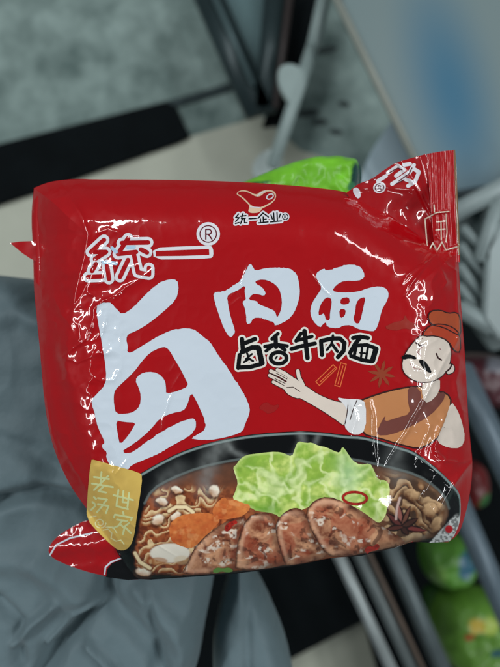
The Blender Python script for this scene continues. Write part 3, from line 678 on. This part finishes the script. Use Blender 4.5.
lump('crimped_end', [(350,155),(364,157),(366,176),(360,192),(352,190)], .985, .978, .006, 6, mat('dark_green_film', (22, 62, 56), rough=.4), gp, 2.5)
g_ = 'green packets in the wire rack'
soft('green_packet', 'green packet with a blue patch, nearer the red packet, in the rack at lower right', [(426,556),(440,544),(462,542),(480,552),(486,574),(476,594),(452,598),(432,588)], .42, .42, .09, 24,
     paint_green(9, (78, 128, 48), [(466,566,10,13,(50,96,116)),(440,574,7,9,(100,140,66))]), 9, g_, amp=.015)
soft('green_packet', 'yellow green packet with red specks at the lower right corner of the picture', [(440,640),(446,612),(470,600),(500,602),(530,625),(530,690),(480,700),(448,668)], .42, .42, .1, 26,
     paint_green(14, (86, 128, 48), [(474,622,10,8,(170,150,60)),(468,634,5,4,(150,60,40)),(494,650,8,6,(40,80,90)),(488,622,7,9,(150,170,70))]), 14, g_, amp=.016)
soft('green_packet', 'dark green packet half hidden between the two brighter green packets', [(426,600),(444,590),(462,600),(458,634),(436,640)], .36, .36, .06, 14, paint_green(19, (40, 76, 30), []), 19, g_, amp=.01)
soft('red_packet', 'dark red and green packet in the rack beside the right edge of the noodle packet', [(462,470),(478,462),(494,472),(496,505),(480,515),(464,505)], .40, .40, .06, 18, paint_green(24, (90, 22, 24), [(486,500,9,9,(40,86,40))]), 24, amp=.01)
soft('maroon_packet', 'dark maroon packet below the white slotted basket on the right', [(456,362),(476,352),(512,356),(530,380),(520,412),(484,412),(462,400)], .45, .45, .08, 22, paint_green(29, (70, 30, 38), [(498,366,14,8,(110,112,120))]), 29, amp=.012)

# ------------------------------------------------------------------ flat solids
def plate(name, poly, z, th, material, parent=None, tilt=None, bevel=.003):
    pts = [P(np.array(float(a)), np.array(float(b)), z)[:2] for a, b in poly]
    import bmesh
    bm = bmesh.new()
    if parent is not None: off = parent.location
    else: off = Vector((0, 0, 0))
    vs = [bm.verts.new((x-off.x, y-off.y, (z+(tilt(x, y) if tilt else 0))-off.z)) for x, y in pts]
    f = bm.faces.new(vs); 
    if f.normal.z < 0 or f.calc_area() == 0: pass
    bm.normal_update()
    if f.normal.z < 0: f.normal_flip()
    r = bmesh.ops.extrude_face_region(bm, geom=[f])
    nv = [g for g in r['geom'] if isinstance(g, bmesh.types.BMVert)]
    nf = [g for g in r['geom'] if isinstance(g, bmesh.types.BMFace)]
    for q in vs: q.co.z -= th
    bmesh.ops.recalc_face_normals(bm, faces=bm.faces)
    if bevel:
        bmesh.ops.bevel(bm, geom=list(bm.edges), offset=bevel, segments=2, affect='EDGES', clamp_overlap=True)
    me = bpy.data.meshes.new(name); bm.to_mesh(me); bm.free()
    return link(name, me, material, parent)
def bar(name, a, b, w, z, th, material, parent, z2=None, bevel=.004):
    """a bar between two points of the photo plane, w in metres"""
    z2 = z if z2 is None else z2
    A = Vector(P(np.array(float(a[0])), np.array(float(a[1])), z)); B = Vector(P(np.array(float(b[0])), np.array(float(b[1])), z2))
    d = (B-A); L = d.length; d.normalize(); side = Vector((-d.y, d.x, 0)).normalized(); up = d.cross(side)*-1
    if up.z < 0: up = -up
    import bmesh
    bm = bmesh.new(); off = parent.location
    v = []
    for s in (A, B):
        for i, j in ((-1, -1), (1, -1), (1, 1), (-1, 1)):
            v.append(bm.verts.new(s+side*(i*w/2)+up*(j*th/2)-off))
    for q in ((0,1,2,3),(7,6,5,4),(0,4,5,1),(1,5,6,2),(2,6,7,3),(3,7,4,0)): bm.faces.new([v[k] for k in q])
    bmesh.ops.recalc_face_normals(bm, faces=bm.faces)
    bmesh.ops.bevel(bm, geom=list(bm.edges), offset=min(bevel, w*.3, th*.3), segments=3, affect='EDGES', clamp_overlap=True)
    me = bpy.data.meshes.new(name); bm.to_mesh(me); bm.free(); me.polygons.foreach_set('use_smooth', [True]*len(me.polygons))
    return link(name, me, material, parent)

# the floor and what is set into it
M_CONC = mat('worn_concrete', (82, 99, 96), rgb2=(132, 150, 146), rough=.85, spec=.2, vscale=8, bump=.002, bscale=40)
M_CREAM = mat('cream_floor', (158, 162, 148), rough=.6, vary=.06, vscale=5)
M_DARK = mat('matte_black', (8, 13, 15), rough=.8, vary=.2, vscale=12, spec=.08)
fl = plate('floor', [(-1500,-1800),(2000,-1800),(2000,2500),(-1500,2500)], 0, .05, M_CONC, bevel=0); tag(fl, kind='structure')
cf = plate('cream_floor_tiles', [(-500,345),(0,205),(60,186),(186,138),(262,116),(300,150),(420,190),(620,190),(700,1400),(-500,1400)], .004, .003, M_CREAM, bevel=0); tag(cf, kind='structure')
mt = plate('black_strip', [(-120,172),(0,143),(165,101),(176,106),(190,136),(178,142),(60,184),(-120,244)], .02, .014, M_DARK); tag(mt, 'black strip lying across the floor at the upper left', 'floor mat')  # plain near-black strip laid flat across the floor
js = plate('floor_joint', [(160,103),(206,90),(250,76),(252,83),(208,97),(164,110)], .0085, .008, mat('dark_joint', (34, 48, 50), rough=.8, vary=.1), bevel=0); tag(js, kind='structure')

# dark metal door frame
M_STEEL = mat('dark_steel', (44, 58, 60), rough=.4, metal=.3, vary=.1, vscale=12)
M_STEEL2 = mat('steel_bead', (84, 104, 106), rough=.35, metal=.3, vary=.05)
fr = empty('door_frame', tuple(P(np.array(262.), np.array(112.), .12)), 'dark grey metal door frame standing on the floor at the top', 'door frame')
bar('side_rail', (200,-22), (260,114), .062, .2, .03, M_STEEL, fr)
bar('side_bead', (206,-22), (254,86), .012, .222, .012, M_STEEL2, fr)
bar('side_rail', (277,-22), (265,112), .050, .2, .03, M_STEEL, fr)
bar('side_bead', (292,-22), (276,108), .016, .222, .012, mat('brown_bead', (52, 46, 45), rough=.5, vary=.1), fr)
plate('side_panel', [(288,-22),(326,-22),(312,34),(297,80),(288,122),(262,126),(272,100)], .16, .02, M_DARK, fr)
plate('glass_pane', [(215,-22),(270,-22),(262,84),(252,78)], .17, .006, mat('grey_glass', (84, 106, 108), rough=.3, vary=.06, vscale=6, spec=.2), fr, bevel=0)

# pale folding stand
M_PALE = mat('pale_painted_metal', (128, 144, 142), rough=.45, vary=.06, vscale=10)
st = empty('folding_stand', tuple(P(np.array(300.), np.array(90.), .4)), 'pale grey folding stand leg with a rounded bracket beside the door frame', 'stand')
bar('leg', (328,-20), (313,48), .024, .42, .02, M_PALE, st)
bar('leg', (313,46), (272,168), .022, .42, .02, M_PALE, st)
plate('bracket', smooth_poly([(277,72),(282,64),(294,63),(304,70),(306,84),(297,108),(290,104),(279,88)], 2), .43, .012, M_PALE, st, bevel=.002)
plate('foot', smooth_poly([(250,172),(256,156),(272,146),(284,152),(280,176),(262,184)], 2), .38, .03, mat('clear_plastic', (146, 158, 156), rough=.3, vary=.1, vscale=30), st, bevel=.004)

# chest freezer with a glass lid
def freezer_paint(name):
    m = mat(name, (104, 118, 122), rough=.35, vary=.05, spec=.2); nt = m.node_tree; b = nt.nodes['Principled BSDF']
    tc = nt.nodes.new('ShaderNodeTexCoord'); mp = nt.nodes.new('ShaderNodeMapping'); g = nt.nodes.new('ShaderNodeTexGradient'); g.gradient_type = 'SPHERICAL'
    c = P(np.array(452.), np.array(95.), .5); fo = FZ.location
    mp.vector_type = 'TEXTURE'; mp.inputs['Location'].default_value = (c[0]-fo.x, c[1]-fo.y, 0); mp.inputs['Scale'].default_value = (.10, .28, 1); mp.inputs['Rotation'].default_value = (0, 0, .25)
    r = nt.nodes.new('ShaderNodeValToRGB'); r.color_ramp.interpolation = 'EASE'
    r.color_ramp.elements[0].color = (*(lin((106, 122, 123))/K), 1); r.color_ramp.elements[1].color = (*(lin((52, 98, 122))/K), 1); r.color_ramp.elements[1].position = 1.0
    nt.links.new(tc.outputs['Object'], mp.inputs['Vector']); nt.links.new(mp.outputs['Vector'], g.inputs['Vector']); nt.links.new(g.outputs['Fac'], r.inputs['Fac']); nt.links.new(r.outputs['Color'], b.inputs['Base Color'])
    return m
FZ = empty('glazed_panel', tuple(P(np.array(450.), np.array(80.), .48)), 'large grey glossy panel with a blurred blue patch at the upper right', 'panel')
plate('pane', [(334,-60),(640,-60),(640,186),(438,200),(430,190),(340,6)], .50, .022, freezer_paint('blue_tinted_lid'), FZ, bevel=.005)
bar('trim', (334,-6), (432,196), .010, .507, .012, mat('lid_edge', (136, 142, 134), rough=.4, vary=.05), FZ)
bar('trim', (436,198), (540,180), .012, .507, .012, mat('lid_edge', (48, 60, 64), rough=.4, vary=.05), FZ)
sh = empty('plastic_sheet', tuple(P(np.array(395.), np.array(170.), .4)), 'pale blue grey plastic sheet below the freezer corner behind the packet', 'sheet')
plate('panel', [(350,200),(372,150),(400,108),(412,150),(436,196),(430,240),(360,240)], .42, .01, mat('pale_blue_plastic', (148, 166, 174), rough=.4, vary=.04, vscale=8), sh)

# dark mottles on the floor under the stand
M_SPOT = mat('floor_stain', (52, 62, 62), rough=.9, vary=.2)
for n_, (x, y, rx, ry, r) in enumerate([(326,50,12,3.4,-.2),(308,113,11,4,-.1),(320,122,8,3.4,0),(336,132,7,3,.1),(344,104,6,3,.2)]):
    o = plate('floor_stain', smooth_poly(ellipse(x, y, rx, ry, r, 12), 1), .0015, .001, M_SPOT, bevel=0); tag(o, kind='structure')

# white slotted basket at the right
M_BASK = mat('white_plastic', (136, 150, 150), rough=.45, vary=.05, vscale=12)
bk = empty('slotted_basket', tuple(P(np.array(490.), np.array(260.), .5)), 'white plastic basket with slanting slots at the right edge beside the packet seal', 'basket')
plate('base', [(450,214),(470,196),(560,150),(560,330),(492,352),(452,300)], .545, .008, mat('basket_inside', (84, 98, 98), rough=.6, vary=.1), bk)
bar('rim', (448,216), (540,168), .026, .57, .022, M_BASK, bk)
bar('rim', (500,196), (480,262), .020, .572, .02, M_BASK, bk)
for a, b in [((462,226),(494,262)), ((460,244),(488,282)), ((459,264),(484,300)), ((458,284),(482,314))]:
    bar('slat', a, b, .010, .56, .012, M_BASK, bk)
bar('rim', (456,306), (494,330), .022, .57, .022, M_BASK, bk)
plate('side_wall', [(488,250),(502,222),(560,200),(560,330),(500,340),(484,318)], .585, .012, M_BASK, bk)

# metal shelf rack at the lower right
M_RAIL = mat('galvanised_rail', (166, 176, 176), rough=.35, metal=.35, vary=.08, vscale=20)
M_RAILB = mat('blue_grey_rail', (96, 112, 122), rough=.4, metal=.2, vary=.08, vscale=20)
rk = empty('shelf_rack', tuple(P(np.array(400.), np.array(600.), .2)), 'metal shelf rack with slanting rails under the lower right of the packet', 'rack')
plate('dark_void_sheet', [(150,500),(300,430),(440,300),(560,290),(560,760),(402,760),(364,622),(276,668),(150,740)], .18, .02, M_DARK, rk)  # black sheet standing in for the shaded void beneath the rack
bar('rail', (326,528), (404,696), .018, .50, .018, M_RAIL, rk)
bar('rail', (348,528), (428,700), .022, .50, .018, mat('grey_rail', (112, 122, 122), rough=.4, metal=.3, vary=.08), rk)
bar('rail', (357,528), (434,692), .008, .515, .008, mat('rusty_edge', (92, 80, 70), rough=.6, vary=.15), rk)
bar('rail', (378,520), (456,700), .026, .49, .02, mat('grey_rail', (92, 104, 106), rough=.4, metal=.3, vary=.08), rk)
bar('rail', (448,478), (524,656), .030, .56, .02, M_RAILB, rk)
bar('rail', (458,366), (530,520), .036, .56, .02, M_RAILB, rk)

# ------------------------------------------------------------------ light and camera
def area(name, loc, target, sx, sy, power, col):
    l = bpy.data.lights.new(name, 'AREA'); l.shape = 'RECTANGLE'; l.size = sx; l.size_y = sy; l.energy = power; l.color = col
    o = bpy.data.objects.new(name, l); COL.objects.link(o); o.location = loc
    d = Vector(target)-Vector(loc); o.rotation_euler = d.to_track_quat('-Z', 'Y').to_euler(); return o
cool = (.96, .985, 1)
area('ceiling_and_glint_lamp', (-1.15, .95, 2.7), (0, 0, 1), 2.2, .18, 30, cool).rotation_euler = (0, 0, math.radians(60))
area('ceiling_and_glint_lamp', (1.25, .75, 2.7), (0, 0, 1), 2.2, .18, 15, cool).rotation_euler = (0, 0, math.radians(110))
area('ceiling_and_glint_lamp', (1.35, -1.75, 2.7), (0, 0, 1), 1.6, .18, 9, cool).rotation_euler = (0, 0, math.radians(-52))
area('ceiling_and_glint_lamp', (-2.1, -.35, 2.7), (0, 0, 1), 1.5, .2, 13, cool).rotation_euler = (0, 0, math.radians(80))  # extra lamp out of view on the left, added for crease glints
area('ceiling_and_glint_lamp', (2.2, -.1, 2.7), (0, 0, 1), 1.9, .22, 26, cool).rotation_euler = (0, 0, math.radians(92))  # extra unseen lamp on the right, added to make creases glint
w = bpy.data.worlds.new('World'); S.world = w; w.use_nodes = True
w.node_tree.nodes['Background'].inputs['Color'].default_value = (.80, .93, 1, 1); w.node_tree.nodes['Background'].inputs['Strength'].default_value = .075
cd = bpy.data.cameras.new('camera'); cam = bpy.data.objects.new('camera', cd); COL.objects.link(cam)
cam.location = (0, 0, CAM_Z); cam.rotation_euler = (0, 0, 0)
cd.sensor_fit = 'HORIZONTAL'; cd.sensor_width = 36; cd.lens = 36; cd.clip_start = .01; cd.clip_end = 100
cd.dof.use_dof = True; cd.dof.focus_distance = .243; cd.dof.aperture_fstop = 7.2
S.camera = cam
S.render.resolution_x = 768; S.render.resolution_y = 1024
S.view_settings.view_transform = 'Standard'; S.view_settings.look = 'None'; S.view_settings.exposure = 0.17; S.view_settings.gamma = 1
